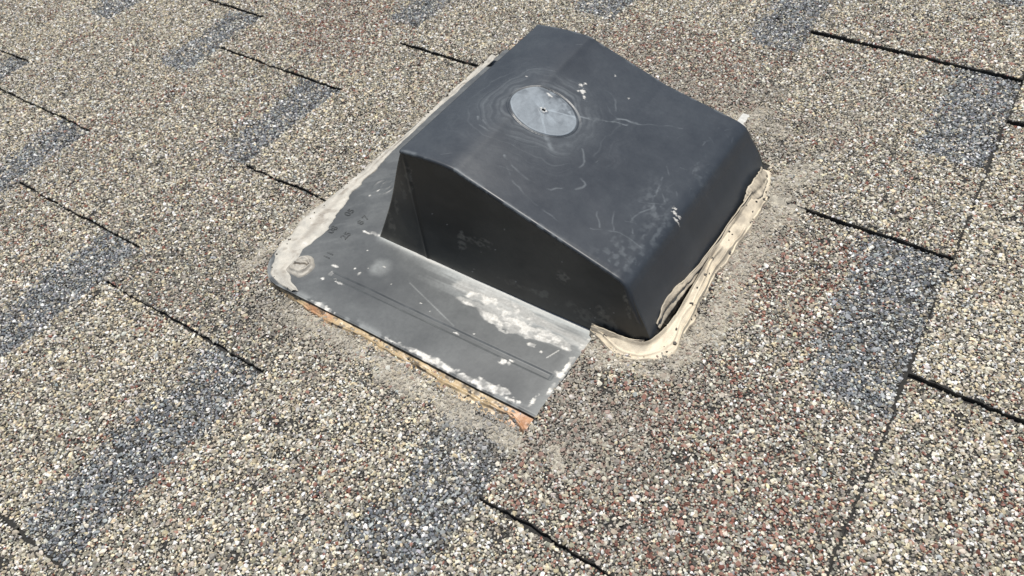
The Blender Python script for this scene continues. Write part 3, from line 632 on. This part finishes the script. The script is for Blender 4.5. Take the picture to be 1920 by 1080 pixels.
# 3) dab over the fixing nail near the corner
th_ = np.linspace(0, 2 * math.pi, 91)[:-1]; rr_ = np.linspace(0, 1, 22); Rg, Tg = np.meshgrid(rr_, th_, indexing='ij')
rad = 8.6 * (1 + 0.16 * (2 * fbm(np.cos(Tg) * 1.3 + 5, np.sin(Tg) * 1.3 + 5, 231, 2) - 1)); du = Rg * rad * np.cos(Tg) * .9; dv = Rg * rad * np.sin(Tg)
hz = 2.3 * (1 - Rg**2) ** 0.7 + 1.0 * sstep(.16, 0, np.abs(Rg - .62)) + 1.1 * (fbm(du / 3 + 9, dv / 3 + 9, 232, 3) - .5) * sstep(1, .8, Rg)
hz -= 1.5 * sstep(1.0, .35, segd(du, dv, (-3.5, -1.0), (4, 2.5))[0]) + 0.9 * sstep(.8, .2, np.abs(np.hypot(du - 1.0, dv) - 3.4)) * sstep(-.2, .6, np.sin(Tg + .8))
PV = np.stack([-176.5 + du, 17.2 + dv, FZ(-176.5 + du) + hz - 0.25 * sstep(.9, 1, Rg)], -1).reshape(-1, 3)
F = [[i * 90 + j, (i + 1) * 90 + j, (i + 1) * 90 + (j + 1) % 90, i * 90 + (j + 1) % 90] for i in range(21) for j in range(90)]
dab = mesh_obj('sealant_dab', PV, F, M_SMEAR, base=(-176.5, 17.2, 4), attrs={'dirt': np.clip(.25 + .6 * (fbm(du / 2.5, dv / 2.5, 233, 3) - .35) + .7 * sstep(1.2, .3, segd(du, dv, (-3.5, -1.0), (4, 2.5))[0]), 0, 1).ravel()})
place(dab, (-176.5, 17.2, 4)); tag(dab, 'round cracked dab of sealant over a nail at the flange corner', 'sealant')

# 4) amber adhesive squeezed out below the near edge of the flange
inn = [(-186, -0.2), (-165, 0.8), (-140, 0.8), (-110, 0.8), (-80, 0.8), (-50, 0.8), (-20, 0.8), (-4, 0.8), (2.0, 0.8)]
outr = [(-186, -1.0), (-165, -5.2), (-140, -7.2), (-110, -7.0), (-80, -8.6), (-50, -9.4), (-20, -10.2), (-6, -11.5), (1.5, -16)]
def zres(u, v, t, s):
    n = fbm(t * 34, s * 3, 241, 4) - .5
    top = FZ(u) - 2.4; lowz = -4 * (u + 143) / 143.0; lowz = np.where(u < -143, -3.2, lowz)
    return top * (1 - sstep(0.1, 1, s)) + (lowz + 0.2) * sstep(0.1, 1, s) + 1.5 * n * np.sin(np.pi * s) - .5 * sstep(.9, 1, s) + 0.8 * sstep(.12, .02, np.abs(s - .55 - .3 * (fbm(t * 8, s * 0, 242, 2) - .5)))
resin, _ = ribbon('adhesive_bead', inn, outr, 520, 40, zres, M_RESIN, 'amber adhesive squeezed out under the near edge of the vent flange', 'adhesive', (-90, -3, 0),
    dirt=lambda u, v, t, s: 0.8 * sstep(.56, .72, fbm(t * 60, s * 4, 243, 4)) + .8 * sstep(.1, .0, np.abs(s - .62 - .3 * (fbm(t * 8, s * 0, 242, 2) - .5))) * sstep(.4, .6, fbm(t * 20, s, 244, 2)),
    extra={'rust': lambda u, v, t, s: sstep(-28, -6, u) + 0.9 * sstep(16, 6, np.abs(u + 146)) * fbm(t * 30, s * 3, 245, 3) * 1.4})
grit(60, inn, outr, lambda u, v, t, s: zres(u[:, None], v[:, None], t[:, None], s[:, None])[:, 0], resin, (-90, -3, 0), 9, 0.4, 1.0)

# 5) thin films of sealant lying between the grains
FL = ['beside the amber adhesive', 'beside the cream bead, low part', 'beside the cream bead, upper part', 'at the end of the tab cut right of the hood', 'below the near corner of the cream bead',
      'on the shingle tab below the vent corner', 'behind the hood, beside the far flange', 'along the downhill smear',
      'along the far downhill flange edge', 'right of the cream bead corner', 'behind the rounded end of the hood']
for (a, b2, wd, sd), where in zip(FILMS, FL):
    u0, u1 = min(a[0], b2[0]) - 1.7 * wd, max(a[0], b2[0]) + 1.7 * wd; v0, v1 = min(a[1], b2[1]) - 1.7 * wd, max(a[1], b2[1]) + 1.7 * wd
    us, vs_ = np.arange(u0, u1, 0.8), np.arange(v0, v1, 0.8); UU, VV = np.meshgrid(us, vs_, indexing='ij')
    d, t = segd(UU, VV, a, b2); n = fbm((UU + 900) / 8, (VV + 900) / 8, 300 + sd, 5); f = sstep(1.25, 0.35, d / wd + (n - 0.5) * 2.3)
    srf = np.array([surf(x, y) for x, y in zip(UU.ravel(), VV.ravel())]).reshape(UU.shape)
    z = srf - 0.40 + 0.68 * f ** 0.9 + 0.5 * (fbm(UU / 1.6, VV / 1.6, 260 + sd, 3) - 0.5)
    q = grid_faces(*UU.shape); okv = ((f > 0.06) & ~covered(UU, VV)).ravel(); q = q[okv[q].all(1)]
    if len(q) == 0: continue
    used = np.unique(q); rm = np.full(UU.size, -1); rm[used] = np.arange(len(used)); base = ((a[0] + b2[0]) / 2, (a[1] + b2[1]) / 2, 0)
    o = mesh_obj('sealant_film', np.stack([UU, VV, z], -1).reshape(-1, 3)[used], rm[q][:, ::-1].tolist(), M_RESID, base=base, attrs={'dirt': np.clip(0.1 + 0.9 * (fbm(UU / 4, VV / 4, 280 + sd, 3) - 0.45), 0, 1).ravel()[used]})
    place(o, base); tag(o, 'thin grey sealant film ' + where, 'sealant', kind='stuff')
